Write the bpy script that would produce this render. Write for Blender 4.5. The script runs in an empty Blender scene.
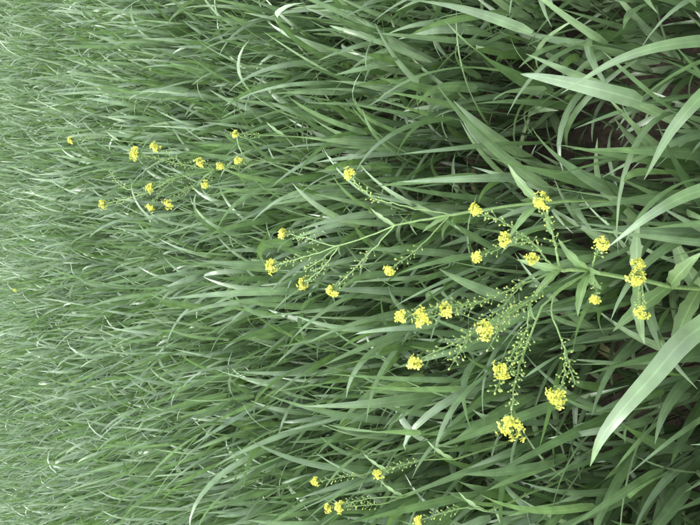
import bpy, math, numpy as np, random
from mathutils import Vector, Matrix
rng = np.random.default_rng(7); random.seed(5)
scene = bpy.context.scene
H=1.45; TH=math.radians(38)

def mat_leaf(name, c1, c2, c3, rough=0.36, transl=0.2, veins=60, rib=1.3):
    m=bpy.data.materials.new(name); m.use_nodes=True; nt=m.node_tree; N=nt.nodes; L=nt.links; N.clear()
    out=N.new('ShaderNodeOutputMaterial')
    at=N.new('ShaderNodeAttribute'); at.attribute_name='lr'
    uv=N.new('ShaderNodeUVMap'); sep=N.new('ShaderNodeSeparateXYZ'); L.new(uv.outputs[0],sep.inputs[0])
    ramp=N.new('ShaderNodeValToRGB'); r=ramp.color_ramp
    r.elements[0].color=(*c1,1); r.elements[1].color=(*c3,1); e=r.elements.new(0.5); e.color=(*c2,1)
    if name=='wheat_leaf':
        r.elements[2].position=.93; e=r.elements.new(1.0); e.color=(.40,.36,.17,1)
    L.new(at.outputs['Fac'],ramp.inputs[0])
    w=N.new('ShaderNodeMath'); w.operation='MULTIPLY'; w.inputs[1].default_value=veins
    L.new(sep.outputs[0],w.inputs[0]); s=N.new('ShaderNodeMath'); s.operation='SINE'; L.new(w.outputs[0],s.inputs[0])
    mr=N.new('ShaderNodeMapRange'); mr.inputs[1].default_value=-1; mr.inputs[2].default_value=1; mr.inputs[3].default_value=.93; mr.inputs[4].default_value=1.06
    L.new(s.outputs[0],mr.inputs[0])
    a=N.new('ShaderNodeMath'); a.operation='SUBTRACT'; a.inputs[1].default_value=.5; L.new(sep.outputs[0],a.inputs[0])
    b=N.new('ShaderNodeMath'); b.operation='ABSOLUTE'; L.new(a.outputs[0],b.inputs[0])
    mm=N.new('ShaderNodeMapRange'); mm.inputs[1].default_value=.02; mm.inputs[2].default_value=.07; mm.inputs[3].default_value=rib; mm.inputs[4].default_value=1.0
    L.new(b.outputs[0],mm.inputs[0])
    mu=N.new('ShaderNodeMath'); mu.operation='MULTIPLY'; L.new(mr.outputs[0],mu.inputs[0]); L.new(mm.outputs[0],mu.inputs[1])
    tc=N.new('ShaderNodeTexCoord'); no=N.new('ShaderNodeTexNoise'); no.inputs['Scale'].default_value=35; no.inputs['Detail'].default_value=3
    L.new(tc.outputs['Object'],no.inputs['Vector'])
    nr=N.new('ShaderNodeMapRange'); nr.inputs[1].default_value=.3; nr.inputs[2].default_value=.7; nr.inputs[3].default_value=.78; nr.inputs[4].default_value=1.22
    L.new(no.outputs[0],nr.inputs[0]); mu2=N.new('ShaderNodeMath'); mu2.operation='MULTIPLY'; L.new(mu.outputs[0],mu2.inputs[0]); L.new(nr.outputs[0],mu2.inputs[1])
    vm=N.new('ShaderNodeVectorMath'); vm.operation='SCALE'; L.new(ramp.outputs[0],vm.inputs[0]); L.new(mu2.outputs[0],vm.inputs['Scale'])
    bs=N.new('ShaderNodeBsdfPrincipled'); L.new(vm.outputs[0],bs.inputs['Base Color']); bs.inputs['Roughness'].default_value=rough
    bs.inputs['Specular IOR Level'].default_value=0.7
    tr=N.new('ShaderNodeBsdfTranslucent'); vt=N.new('ShaderNodeVectorMath'); vt.operation='MULTIPLY'; vt.inputs[1].default_value=(1.15,1.45,.6)
    L.new(vm.outputs[0],vt.inputs[0]); L.new(vt.outputs[0],tr.inputs[0])
    mx=N.new('ShaderNodeMixShader'); mx.inputs[0].default_value=transl; L.new(bs.outputs[0],mx.inputs[1]); L.new(tr.outputs[0],mx.inputs[2]); L.new(mx.outputs[0],out.inputs[0])
    return m

M_wheat=mat_leaf('wheat_leaf',(.085,.137,.055),(.140,.205,.096),(.205,.28,.16))

def blades(P,phi,a0,bend,Ln,W,twist,drift,K,pw=1.8,fold=.25):
    n=len(P); s=np.linspace(0,1,K+1)
    ang=a0[:,None]+bend[:,None]*s[None]**pw
    ph=phi[:,None]+drift[:,None]*s[None]
    d=np.stack([np.sin(ang)*np.cos(ph),np.sin(ang)*np.sin(ph),np.cos(ang)],-1)
    mid=(d[:,1:]+d[:,:-1])/2*(Ln[:,None,None]/K)
    c=np.concatenate([np.zeros((n,1,3)),np.cumsum(mid,1)],1)+P[:,None]
    w=np.stack([-np.sin(ph),np.cos(ph),np.zeros_like(ph)],-1)
    nn=np.cross(d,w)
    tw=twist[:,0,None]+twist[:,1,None]*s[None]
    wt=w*np.cos(tw)[...,None]+nn*np.sin(tw)[...,None]
    nt=-w*np.sin(tw)[...,None]+nn*np.cos(tw)[...,None]
    return strip(c,wt,nt,W,K,fold)

def strip(c,wt,nt,W,K,fold):
    n=len(c); s=np.linspace(0,1,K+1)
    prof=np.minimum(1,(s*5+.5))*np.clip(1-s**2.0,0,1)**.85
    prof[-1]=.02
    hw=W[:,None]*.5*prof[None]
    l=c-wt*hw[...,None]; r=c+wt*hw[...,None]; m=c+nt*(hw*fold)[...,None]
    V=np.stack([l,m,r],2).reshape(-1,3)
    i=(np.arange(n)*(K+1)*3)[:,None,None]; k=(np.arange(K)*3)[None,:,None]; j=np.arange(2)[None,None]
    a=(i+k+j).reshape(-1)
    F=np.stack([a,a+1,a+4,a+3],1)
    U=np.zeros((n,K+1,3,2)); U[...,0]=np.array([0,.5,1]); U[...,1]=s[None,:,None]
    return V,F,U.reshape(-1,2)

def stems(P0,P1,r,K=3,sides=4):
    n=len(P0); s=np.linspace(0,1,K+1); th=np.arange(sides)/sides*2*np.pi
    c=P0[:,None]+(P1-P0)[:,None]*s[None,:,None]
    ring=np.stack([np.cos(th),np.sin(th),0*th],-1)
    V=(c[:,:,None]+ring[None,None]*r[:,None,None,None]*(1-.35*s)[None,:,None,None]).reshape(-1,3)
    i=(np.arange(n)*(K+1)*sides)[:,None,None]; k=(np.arange(K)*sides)[None,:,None]; j=np.arange(sides)[None,None]
    j2=(j+1)%sides
    a=(i+k+j).reshape(-1); b=(i+k+j2).reshape(-1)
    F=np.stack([a,b,b+sides,a+sides],1)
    return V,F,np.full((len(V),2),.25)

def make_mesh(name,parts,mats):
    off=0;Vs=[];Fs=[];Us=[];Ls=[];Ms=[]
    for V,F,U,lr,mi in parts:
        Vs.append(V);Fs.append(F+off);Us.append(U);Ls.append(lr);Ms.append(np.full(len(F),mi));off+=len(V)
    V=np.concatenate(Vs);F=np.concatenate(Fs);U=np.concatenate(Us);Lr=np.concatenate(Ls);Mi=np.concatenate(Ms)
    me=bpy.data.meshes.new(name); me.vertices.add(len(V)); me.vertices.foreach_set('co',V.astype(np.float32).ravel())
    me.loops.add(len(F)*4); me.polygons.add(len(F))
    me.loops.foreach_set('vertex_index',F.astype(np.int32).ravel())
    me.polygons.foreach_set('loop_start',(np.arange(len(F))*4).astype(np.int32))
    me.polygons.foreach_set('loop_total',np.full(len(F),4,np.int32))
    me.polygons.foreach_set('material_index',Mi.astype(np.int32))
    me.polygons.foreach_set('use_smooth',np.ones(len(F),bool))
    uvl=me.uv_layers.new(name='UVMap'); uvl.data.foreach_set('uv',U[F.ravel()].astype(np.float32).ravel())
    at=me.attributes.new('lr','FLOAT','POINT'); at.data.foreach_set('value',Lr.astype(np.float32))
    for m in mats: me.materials.append(m)
    me.update(calc_edges=True)
    return me

def field(x0,x1,y0,y1,dens,K,nleaf,wscale=1.0,gaps=(),dry=.004):
    n=int((x1-x0)*(y1-y0)*dens)
    x=rng.uniform(x0,x1,n); y=rng.uniform(y0,y1,n)
    row=.125; x=np.where(rng.random(n)<.42,np.round(x/row)*row+rng.normal(0,.027,n),x)
    for gx,gy,gr in gaps:
        k=(x-gx)**2+(y-gy)**2>gr*gr; x=x[k]; y=y[k]
    n=len(x)
    P0=np.stack([x,y,np.zeros(n)],1)
    hn=1+.07*np.sin(x*3.1+y*1.7)+.05*np.sin(x*7.3-y*5.1+1)
    h=rng.normal(.46,.055,n)*hn
    la=rng.uniform(0,2*np.pi,n); lm=np.abs(rng.normal(0,.06,n))
    P1=P0+np.stack([np.cos(la)*lm-.03,np.sin(la)*lm+.02,h],1)
    parts=[]
    V,F,U=stems(P0,P1,rng.uniform(.0018,.0028,n),3 if K>6 else 1,5 if K>6 else 3)
    parts.append((V,F,U,np.full(len(V),.55),0))
    ph0=rng.uniform(0,2*np.pi,n)
    for li in range(nleaf):
        f=[1.0,.8,.55,.3][li]
        P=P0+(P1-P0)*f
        phi=ph0+li*np.pi+rng.normal(0,.5,n)
        dx=np.cos(phi)-.5; dy=np.sin(phi)+.3; phi=np.arctan2(dy,dx)
        a0=np.abs(rng.normal(.20+.10*li,.12,n))
        bend=np.clip(rng.normal(.45+.15*li,.38,n),0,2.0)
        bend=np.where(rng.random(n)<.08,bend+1.2,bend)
        Ln=rng.normal(.24,.05,n); W=rng.normal(.0178,.0038,n)*wscale
        tw=np.stack([rng.normal(0,.4,n),rng.normal(0,1.2,n)],1)
        dr=rng.normal(0,.25,n)
        V,F,U=blades(P,phi,a0,bend,Ln,W,tw,dr,K)
        lr=np.clip(rng.normal(.5,.28,n)-.09*li,0,.9)
        lr=np.where(rng.random(n)<(0 if li<2 else dry),1.0,lr)
        parts.append((V,F,U,np.repeat(lr,(K+1)*3),0))
    return parts

def hero(points,W,lr,up,K=20):
    pts=np.array(catmull(points,K+1)); d=np.gradient(pts,axis=0); d/=np.linalg.norm(d,axis=1)[:,None]
    up=np.array(up,float); w=np.cross(d,up); w/=np.linalg.norm(w,axis=1)[:,None]; n=np.cross(w,d)
    V,F,U=strip(pts[None],w[None],-n[None],np.array([W]),K,.22)
    return (V,F,U,np.full(len(V),lr),0)

def catmull(p,n):
    p=[Vector(q) for q in p]
    if len(p)==2: return [p[0].lerp(p[1],i/(n-1)) for i in range(n)]
    q=[2*p[0]-p[1]]+p+[2*p[-1]-p[-2]]; m=len(p)-1; out=[]
    for i in range(n):
        t=i/(n-1)*m; k=min(int(t),m-1); t-=k; a,b,c,d=q[k:k+4]
        out.append(.5*((2*b)+(c-a)*t+(2*a-5*b+4*c-d)*t*t+(3*b-a-3*c+d)*t**3))
    return out

wf=bpy.data.objects.new('wheat_field',None); scene.collection.objects.link(wf)
def child(name,me,parent,loc=(0,0,0),rz=0):
    o=bpy.data.objects.new(name,me); o.location=loc; o.rotation_euler=(0,0,rz); scene.collection.objects.link(o); o.parent=parent; return o
near=field(-2,2,-.8,2.6,460,10,4,1,gaps=[(-.04,.30,.06),(-.03,.40,.045),(.1,.5,.03),(.24,.44,.055),(.32,.56,.05),(.05,.62,.035),(-.16,.52,.04)])
near+=[hero([(.02,.10,.42),(-.02,.17,.72),(-.054,.215,.87),(-.103,.24,.93),(-.155,.275,.94),(-.205,.312,.90)],.023,.55,(0.1,-.5,1)),
       hero([(.12,.20,.45),(.095,.235,.68),(.074,.249,.80),(.049,.262,.87),(.015,.305,.88)],.018,.7,(0,-.4,1)),
       hero([(.24,.10,.45),(.20,.16,.72),(.165,.20,.86),(.12,.215,.93),(.07,.235,.95)],.019,.5,(0.3,-.6,1)),
       hero([(.28,.2,.40),(.27,.24,.6),(.25,.28,.74),(.225,.32,.82),(.19,.37,.86)],.017,.6,(-.2,-.8,1))]
child('near_crop',make_mesh('near_crop',near,[M_wheat]),wf)
child('mid_crop',make_mesh('mid_crop',field(-5,5,2.6,8,320,6,3,1.08),[M_wheat]),wf)
pm=make_mesh('crop_patch',field(-1,1,-1,1,330,5,3,1.1),[M_wheat])
for iy in range(11):
    for ix in range(-7,7):
        child('far_crop',pm,wf,(ix*2+1,9+iy*2,0),0)
for iy in range(4):
    for s in (-1,1):
        for k in range(2):
            yy=iy*2+.2
            x=(3 if yy<2.6 else 6)+k*2
            child('side_crop',pm,wf,(s*x,yy,0),0)

# ---------- flowering weeds ----------
def simple(name,col,rough=.5,tr=0,var=.22):
    m=bpy.data.materials.new(name); m.use_nodes=True; nt=m.node_tree; N=nt.nodes; L=nt.links
    b=N['Principled BSDF']; b.inputs['Roughness'].default_value=rough
    tc=N.new('ShaderNodeTexCoord'); no=N.new('ShaderNodeTexNoise'); no.inputs['Scale'].default_value=180; L.new(tc.outputs['Object'],no.inputs['Vector'])
    cr=N.new('ShaderNodeValToRGB'); cr.color_ramp.elements[0].position=.3; cr.color_ramp.elements[1].position=.7
    cr.color_ramp.elements[0].color=(*[c*(1-var) for c in col],1); cr.color_ramp.elements[1].color=(*[min(1,c*1.12) for c in col],1)
    L.new(no.outputs[0],cr.inputs[0]); L.new(cr.outputs[0],b.inputs['Base Color'])
    if tr:
        out=N['Material Output']; t=N.new('ShaderNodeBsdfTranslucent'); L.new(cr.outputs[0],t.inputs[0]); mx=N.new('ShaderNodeMixShader'); mx.inputs[0].default_value=tr
        L.new(b.outputs[0],mx.inputs[1]); L.new(t.outputs[0],mx.inputs[2]); L.new(mx.outputs[0],out.inputs[0])
    return m
M_stem=simple('weed_stem',(.20,.30,.10)); M_pod=simple('weed_pod',(.29,.38,.10)); M_petal=simple('yellow_petal',(.74,.72,.12),.6,.35); M_bud=simple('yellow_bud',(.46,.54,.10))
M_wl=mat_leaf('weed_leaf',(.12,.2,.07),(.165,.25,.095),(.2,.3,.12),.5,.3,0,1.5)

class Plant:
    def __init__(s): s.V=[];s.F=[];s.M=[];s.UV=[]
    def add(s,V,F,m,uv=None):
        o=len(s.V); s.V+= [tuple(v) for v in V]; s.F+=[tuple(i+o for i in f) for f in F]; s.M+=[m]*len(F); s.UV+= uv if uv else [(.3,.3)]*len(V)
    def tube(s,pts,r0,r1,n=None,sides=6,mat=0,jit=0.0):
        n=n or max(4,len(pts)*4)
        P=catmull(pts,n)
        if jit:
            P=[P[0]]+[p+Vector([random.gauss(0,jit) for _ in range(3)]) for p in P[1:-1]]+[P[-1]]
        V=[];F=[]
        for i,p in enumerate(P):
            d=(P[min(i+1,n-1)]-P[max(i-1,0)]).normalized(); a=d.orthogonal() if i==0 else (a-d*a.dot(d)); a.normalize(); b=d.cross(a)
            r=r0+(r1-r0)*i/(n-1)
            for k in range(sides):
                t=k/sides*2*math.pi; V.append(p+a*r*math.cos(t)+b*r*math.sin(t))
        for i in range(n-1):
            for k in range(sides):
                k2=(k+1)%sides; F.append((i*sides+k,i*sides+k2,(i+1)*sides+k2,(i+1)*sides+k))
        s.add(V,F,mat); return P
    def ball(s,c,r,mat,ax=Vector((0,0,1)),el=1.0):
        V=[];F=[]; R=5
        q=ax.to_track_quat('Z','Y')
        V.append(c-ax*r*el)
        for lat in (-.6,.1,.7):
            for k in range(R):
                t=(k+lat)/R*2*math.pi; cr=math.sqrt(1-lat*lat); V.append(c+q@Vector((math.cos(t)*cr*r,math.sin(t)*cr*r,lat*r*el)))
        V.append(c+ax*r*el)
        for k in range(R):
            k2=(k+1)%R; F.append((0,1+k2,1+k)); F.append((11+k,11+k2,16))
            for l in (0,1): F.append((1+l*R+k,1+l*R+k2,1+(l+1)*R+k2,1+(l+1)*R+k))
        s.add(V,F,mat)
    def flower(s,c,ax,sz):
        q=ax.to_track_quat('Z','Y'); r0=random.uniform(0,1.57)
        for k in range(4):
            t=r0+k*math.pi/2+random.gauss(0,.12); cu=random.uniform(.1,.9)
            u=Vector((math.cos(t),math.sin(t),cu)).normalized(); w=Vector((-math.sin(t),math.cos(t),0)); dn=Vector((0,0,-1))
            L=sz*random.uniform(.8,1.15)
            V=[Vector((0,0,0)),u*L*.55-w*L*.30,u*L*.92-w*L*.30+dn*L*.12,u*L*1.02+dn*L*.1,u*L*.92+w*L*.30+dn*L*.12,u*L*.55+w*L*.30]
            s.add([c+q@v for v in V],[(0,1,2,3),(0,3,4,5)],2)
        s.ball(c+ax*sz*.2,sz*.16,3)
    def cluster(s,c,d,ax):
        c=Vector(c); ax=(ax.normalized()+Vector((0,0,.25))).normalized(); R=d/2*.80; base=c-ax*R*1.2
        q=ax.to_track_quat('Z','Y')
        sx,sy,sz=random.uniform(.75,1.1),random.uniform(.75,1.1),random.uniform(.7,1.2)
        n=int(8+d*1300*random.uniform(.8,1.15))
        for i in range(n):
            z=1-(i+.5)/n*1.4; t=i*2.39996+random.gauss(0,.45); rr=math.sqrt(max(0,1-z*z))
            v=q@Vector((math.cos(t)*rr*sx,math.sin(t)*rr*sy,z*sz))
            k=random.uniform(.5,1.15) if random.random()<.75 else random.uniform(1.15,1.6)
            p=c+v*R*k; st=base if z>0 else base-ax*R*random.uniform(.2,1.3)
            s.tube([st,p],.0005,.0004,2,3,0)
            vn=v.normalized()
            if z>.72 and random.random()<.7:
                s.ball(p-v*R*.1,.0016,3,vn,1.3)
            else: s.flower(p,(vn+ax*.4+Vector([random.gauss(0,.25) for _ in range(3)])).normalized(),random.uniform(.0038,.0052))
    def pods(s,P,f0=.35,step=.0032,L=.0085):
        n=len(P); k=0
        for i in range(int(n*f0),n-1):
            seg=(P[i+1]-P[i]); l=seg.length; d=seg.normalized(); a=d.orthogonal().normalized(); b=d.cross(a); x=random.uniform(0,step)
            while x<l:
                t=k*2.4+random.gauss(0,.3);k+=1; o=P[i]+seg*(x/l); fr=i/n
                LL=L*random.uniform(.7,1.25)*(1.25-.5*fr)
                v=(a*math.cos(t)+b*math.sin(t)+d*random.uniform(.4,1.0)).normalized(); e=o+v*LL
                s.tube([o,o+v*LL*.6,e+d*LL*.1],.00045,.00035,3,3,0)
                s.ball(e+d*LL*.1,random.uniform(.0010,.0016),1 if random.random()<.88 else 3,v,1.4)
                x+=step*random.uniform(.7,1.4)
    def leaf(s,b,dirv,L,W,bend=.6,side=None):
        d=Vector(dirv).normalized(); w=d.cross(Vector((0,0,1))).normalized()
        K=9; p=Vector(b); V=[];F=[];uv=[]
        for i in range(K+1):
            f=i/K; pr=math.sin(math.pi*min(1,.06+f*.94)**.75)**.8 if i<K else .02
            hw=W/2*max(pr,.05)*(1+.12*math.sin(i*2.7)); n=w.cross(d)
            V+=[p-w*hw+n*hw*.35,p,p+w*hw+n*hw*.35+n*.0015*math.sin(i*2)]; uv+=[(0,f),(.5,f),(1,f)]
            d=(d+Vector((0,0,-bend/K))).normalized(); p=p+d*L/K
        for i in range(K):
            for j in (0,1): a=i*3+j; F.append((a,a+1,a+4,a+3))
        s.add(V,F,4,uv)
    def br(s,pts,r0,d=0,pod=None,r1=.0007):
        P=s.tube(pts,r0,r1,max(6,len(pts)*5),6,0,.0007)
        if d: s.cluster(P[-1],d,P[-1]-P[-3])
        if pod is not None: s.pods(P[:-1] if d else P,pod)
        return P
    def build(s,name):
        me=bpy.data.meshes.new(name); me.from_pydata(s.V,[],s.F)
        me.polygons.foreach_set('material_index',s.M); me.polygons.foreach_set('use_smooth',[m!=2 for m in s.M])
        uvl=me.uv_layers.new(name='UVMap'); li=np.zeros(len(me.loops),np.int32); me.loops.foreach_get('vertex_index',li)
        uvl.data.foreach_set('uv',np.array(s.UV,np.float32)[li].ravel())
        at=me.attributes.new('lr','FLOAT','POINT'); at.data.foreach_set('value',np.full(len(s.V),.5,np.float32))
        for m in (M_stem,M_pod,M_petal,M_bud,M_wl): me.materials.append(m)
        o=bpy.data.objects.new(name,me); scene.collection.objects.link(o); return o

# main plant
p=Plant()
n0=(-.025,.406,.60);n1=(-.013,.437,.68);nd=(-.010,.459,.72)
p.tube([(-.06,.25,0),(-.055,.30,.25),(-.041,.364,.50),n0,n1,nd],.0040,.0025,30,8,0,.0006)
p.br([nd,(.037,.444,.76),(.075,.422,.82)],.002,.018,.35)
p.br([nd,(.005,.455,.76),(.029,.452,.80),(.028,.446,.86)],.0018,.016,.4)
p.br([(.005,.455,.76),(.006,.449,.80)],.001,.012)
p.br([(.029,.452,.80),(.018,.465,.84),(.007,.473,.88)],.001,.011,.5)
p.br([(.029,.452,.80),(.05,.455,.85),(.063,.459,.90)],.0012,.015,.3)
p.br([nd,(-.030,.467,.80),(-.048,.477,.86),(-.057,.480,.93)],.0017,.017,.3)
p.br([(-.048,.477,.86),(-.062,.487,.91),(-.067,.499,.95)],.0012,.021,.2)
p.br([(-.048,.477,.86),(-.055,.495,.92),(-.066,.515,.97)],.001,.015,.3)
p.br([nd,(-.049,.452,.80),(-.080,.444,.90)],.0016,.021,.3)
p.br([(-.049,.452,.80),(-.088,.467,.90),(-.117,.491,.97)],.0014,.016,.3)
p.br([(-.049,.452,.80),(-.087,.444,.82),(-.125,.421,.90)],.0014,.018,.25)
p.br([n1,(-.049,.438,.77),(-.104,.389,.82),(-.137,.358,.85)],.0015,0,.55)
p.br([(-.104,.389,.82),(-.13,.372,.85),(-.148,.363,.88)],.0012,.022,.2)
p.br([n1,(-.049,.445,.77),(-.111,.445,.82),(-.143,.417,.88),(-.177,.386,.93)],.0018,.028,.45)
p.br([(-.111,.445,.82),(-.135,.44,.87),(-.15,.43,.9)],.001,.0,.2)
p.br([(-.049,.452,.80),(-.07,.45,.85),(-.10,.445,.89)],.001,.0,.2)
p.br([(-.030,.467,.80),(-.055,.47,.83),(-.075,.475,.87)],.001,.0,.2)
p.br([(-.088,.467,.90),(-.10,.46,.92),(-.115,.45,.95)],.0008,.0,.1)
p.br([n0,(-.022,.385,.66),(-.019,.352,.72)],.0015,.019,.5)
p.br([n1,(.01,.40,.73),(.023,.365,.78)],.0014,.013,.5)
p.br([n0,(-.045,.375,.66),(-.063,.347,.72)],.0013,.013,.5)
p.br([n1,(-.03,.41,.71),(-.048,.391,.75)],.0011,.009,.5)
p.br([n0,(-.012,.38,.65),(-.001,.360,.70)],.0012,.011,.5)
for b,d,L,W in [(n1,(.35,.1,.7),.075,.014),(n1,(-.5,-.1,.7),.08,.016),(nd,(.15,.5,.6),.06,.011),(n0,(.7,-.1,.5),.09,.018),(n0,(-.7,-.2,.6),.10,.019),
                (nd,(-.5,.3,.6),.055,.011),((-.035,.385,.55),(.3,-.4,.6),.10,.022),((-.035,.385,.55),(-.4,.3,.7),.11,.022),((.037,.444,.76),(.4,-.1,.5),.045,.009),((-.049,.452,.80),(-.3,-.3,.5),.04,.008),((-.041,.364,.50),(-.6,.1,.7),.11,.024),((-.041,.364,.50),(.6,.1,.7),.11,.024),(n1,(-.2,-.4,.7),.07,.014),(n1,(.0,-.4,.7),.06,.013)]:
    p.leaf(b,d,L,W)
p.build('wild_mustard_plant')

# second plant
p=Plant()
p.tube([(.12,.42,0),(.11,.46,.3),(.101,.494,.55),(.093,.531,.66),(.071,.590,.80),(.055,.635,.87)],.0034,.0014,30,7,0,.0006)
p.br([(.055,.635,.87),(.026,.703,.92),(.038,.74,.955),(.045,.769,.98)],.0013,.017,.5)
p.br([(.026,.703,.92),(.008,.76,.95),(-.006,.819,.97)],.001,.022,.3)
p.br([(.026,.703,.92),(-.01,.745,.925),(-.035,.789,.93)],.001,.018,.35)
p.br([(.055,.635,.87),(.005,.67,.90),(-.043,.710,.93)],.0011,.018,.4)
p.br([(.071,.590,.80),(.025,.60,.85),(-.012,.614,.90)],.0011,.015,.5)
p.br([(.071,.590,.80),(.085,.63,.87),(.10,.656,.905),(.128,.666,.93)],.0011,.015,.5)
p.br([(.026,.703,.92),(.0,.72,.95),(-.01,.74,.96)],.001,0,.3)
for b,d,L,W in [((.071,.590,.80),(-.3,.3,.6),.05,.008),((.055,.635,.87),(.3,.3,.5),.045,.007),((.093,.531,.66),(-.5,.2,.7),.08,.014),((.093,.531,.66),(.5,.2,.7),.08,.014)]: p.leaf(b,d,L,W)
p.build('wild_mustard_plant')

# third, farther
p=Plant()
a=(.246,1.441,.78)
p.tube([(.33,1.52,0),(.313,1.514,.50),(.285,1.489,.65),a],.0042,.0024,20,6,0,.0006)
p.br([a,(.215,1.439,.89),(.186,1.449,.95)],.0018,.022,.3)
p.br([(.215,1.439,.89),(.172,1.494,.96),(.150,1.567,1.03)],.0016,.025,.35)
p.br([a,(.252,1.448,.86),(.272,1.470,.98)],.0018,.033,.35)
p.br([(.252,1.448,.86),(.265,1.43,.9),(.282,1.414,.95)],.0014,.021,.3)
p.br([(.215,1.439,.89),(.17,1.445,.93),(.138,1.449,.95)],.0014,.022,.3)
p.br([a,(.19,1.43,.86),(.144,1.407,.92)],.0015,.021,.4)
p.br([a,(.22,1.41,.81),(.197,1.392,.83)],.0015,.020,.4)
p.br([a,(.252,1.40,.82),(.251,1.377,.85)],.0015,.022,.3)
p.br([(.285,1.489,.65),(.26,1.42,.73),(.245,1.368,.80)],.0015,.020,.4)
p.br([(.285,1.489,.65),(.27,1.40,.71),(.258,1.329,.77)],.0015,.018,.4)
p.br([(.172,1.494,.96),(.2,1.53,1.0),(.23,1.54,1.02)],.001,0,.2)
p.leaf((.285,1.489,.65),(.4,-.3,.7),.1,.018); p.leaf(a,(-.4,.2,.6),.07,.012)
p.build('wild_mustard_plant')

def small(root,fork,tips):
    p=Plant(); r=Vector(root); f=Vector(fork)
    p.tube([r,r.lerp(f,.5)+Vector((.01,.01,0)),f],.0028,.0016,14,6,0,.0006)
    for t,d in tips:
        t=Vector(t); m=f.lerp(t,.5)+Vector((random.gauss(0,.006),random.gauss(0,.006),-.008)); p.br([f,m,t],.0012,d,.55)
    p.leaf(f,(.3,.2,.6),.06,.01); p.build('wild_mustard_plant')
small((.35,1.22,0),(.325,1.28,.66),[((.317,1.305,.79),.017)])
small((.48,2.25,0),(.46,2.27,.78),[((.445,2.291,.95),.026)])
small((-.43,.74,0),(-.425,.77,.72),[((-.432,.831,.85),.016),((-.420,.796,.85),.014)])
small((-.34,.63,0),(-.335,.67,.70),[((-.334,.696,.85),.014)])
small((-.40,.8,0),(-.40,.84,.70),[((-.398,.871,.85),.013)])
small((-.40,.55,0),(-.40,.60,.70),[((-.395,.637,.82),.013)])
small((-.15,3.82,0),(-.155,3.85,.76),[((-.160,3.878,.9),.022)])

# ground
me=bpy.data.meshes.new('ground'); R=400
me.from_pydata([(-R,-R,0),(R,-R,0),(R,R,0),(-R,R,0)],[],[(0,1,2,3)]); g=bpy.data.objects.new('ground',me); scene.collection.objects.link(g)
m=bpy.data.materials.new('soil'); m.use_nodes=True; nt=m.node_tree; N=nt.nodes; L=nt.links
b=N['Principled BSDF']; b.inputs['Roughness'].default_value=.95
tc=N.new('ShaderNodeTexCoord'); no=N.new('ShaderNodeTexNoise'); no.inputs['Scale'].default_value=40; no.inputs['Detail'].default_value=8; L.new(tc.outputs['Object'],no.inputs['Vector'])
cr=N.new('ShaderNodeValToRGB'); cr.color_ramp.elements[0].position=.3; cr.color_ramp.elements[0].color=(.035,.027,.018,1); cr.color_ramp.elements[1].position=.7; cr.color_ramp.elements[1].color=(.10,.078,.052,1)
L.new(no.outputs[0],cr.inputs[0]); L.new(cr.outputs[0],b.inputs['Base Color'])
bu=N.new('ShaderNodeBump'); bu.inputs['Distance'].default_value=.02; L.new(no.outputs[0],bu.inputs['Height']); L.new(bu.outputs[0],b.inputs['Normal'])
me.materials.append(m)

# world
w=bpy.data.worlds.new('World'); scene.world=w; w.use_nodes=True; nt=w.node_tree
sky=nt.nodes.new('ShaderNodeTexSky'); sky.sky_type='NISHITA'; sky.sun_disc=False; sky.sun_elevation=math.radians(58); sky.sun_rotation=math.radians(-60)
hs=nt.nodes.new('ShaderNodeHueSaturation'); hs.inputs['Saturation'].default_value=.34; hs.inputs['Value'].default_value=5.2
nt.links.new(sky.outputs[0],hs.inputs['Color']); bg=nt.nodes['Background']; nt.links.new(hs.outputs[0],bg.inputs[0]); bg.inputs[1].default_value=.15
sl=bpy.data.lights.new('sun','SUN'); sl.energy=3.4; sl.angle=math.radians(22); sl.color=(1,.98,.94); so=bpy.data.objects.new('sun',sl); scene.collection.objects.link(so)
az=math.radians(-60); el=math.radians(58)
dirv=Vector((math.sin(az)*math.cos(el),math.cos(az)*math.cos(el),math.sin(el)))
so.rotation_euler=dirv.to_track_quat('Z','Y').to_euler(); so.location=(0,0,5)

F=Vector((0,math.cos(TH),-math.sin(TH))); U=Vector((0,math.sin(TH),math.cos(TH))); Rr=Vector((1,0,0))
cd=bpy.data.cameras.new('camera'); cam=bpy.data.objects.new('camera',cd); scene.collection.objects.link(cam)
cd.sensor_width=36; cd.lens=29.9; cd.clip_start=.02; cd.clip_end=1500
cam.matrix_world=Matrix(((-U.x,Rr.x,-F.x,0),(-U.y,Rr.y,-F.y,0),(-U.z,Rr.z,-F.z,H),(0,0,0,1)))
scene.camera=cam
scene.view_settings.view_transform='Standard'; scene.view_settings.look='None'; scene.view_settings.exposure=0
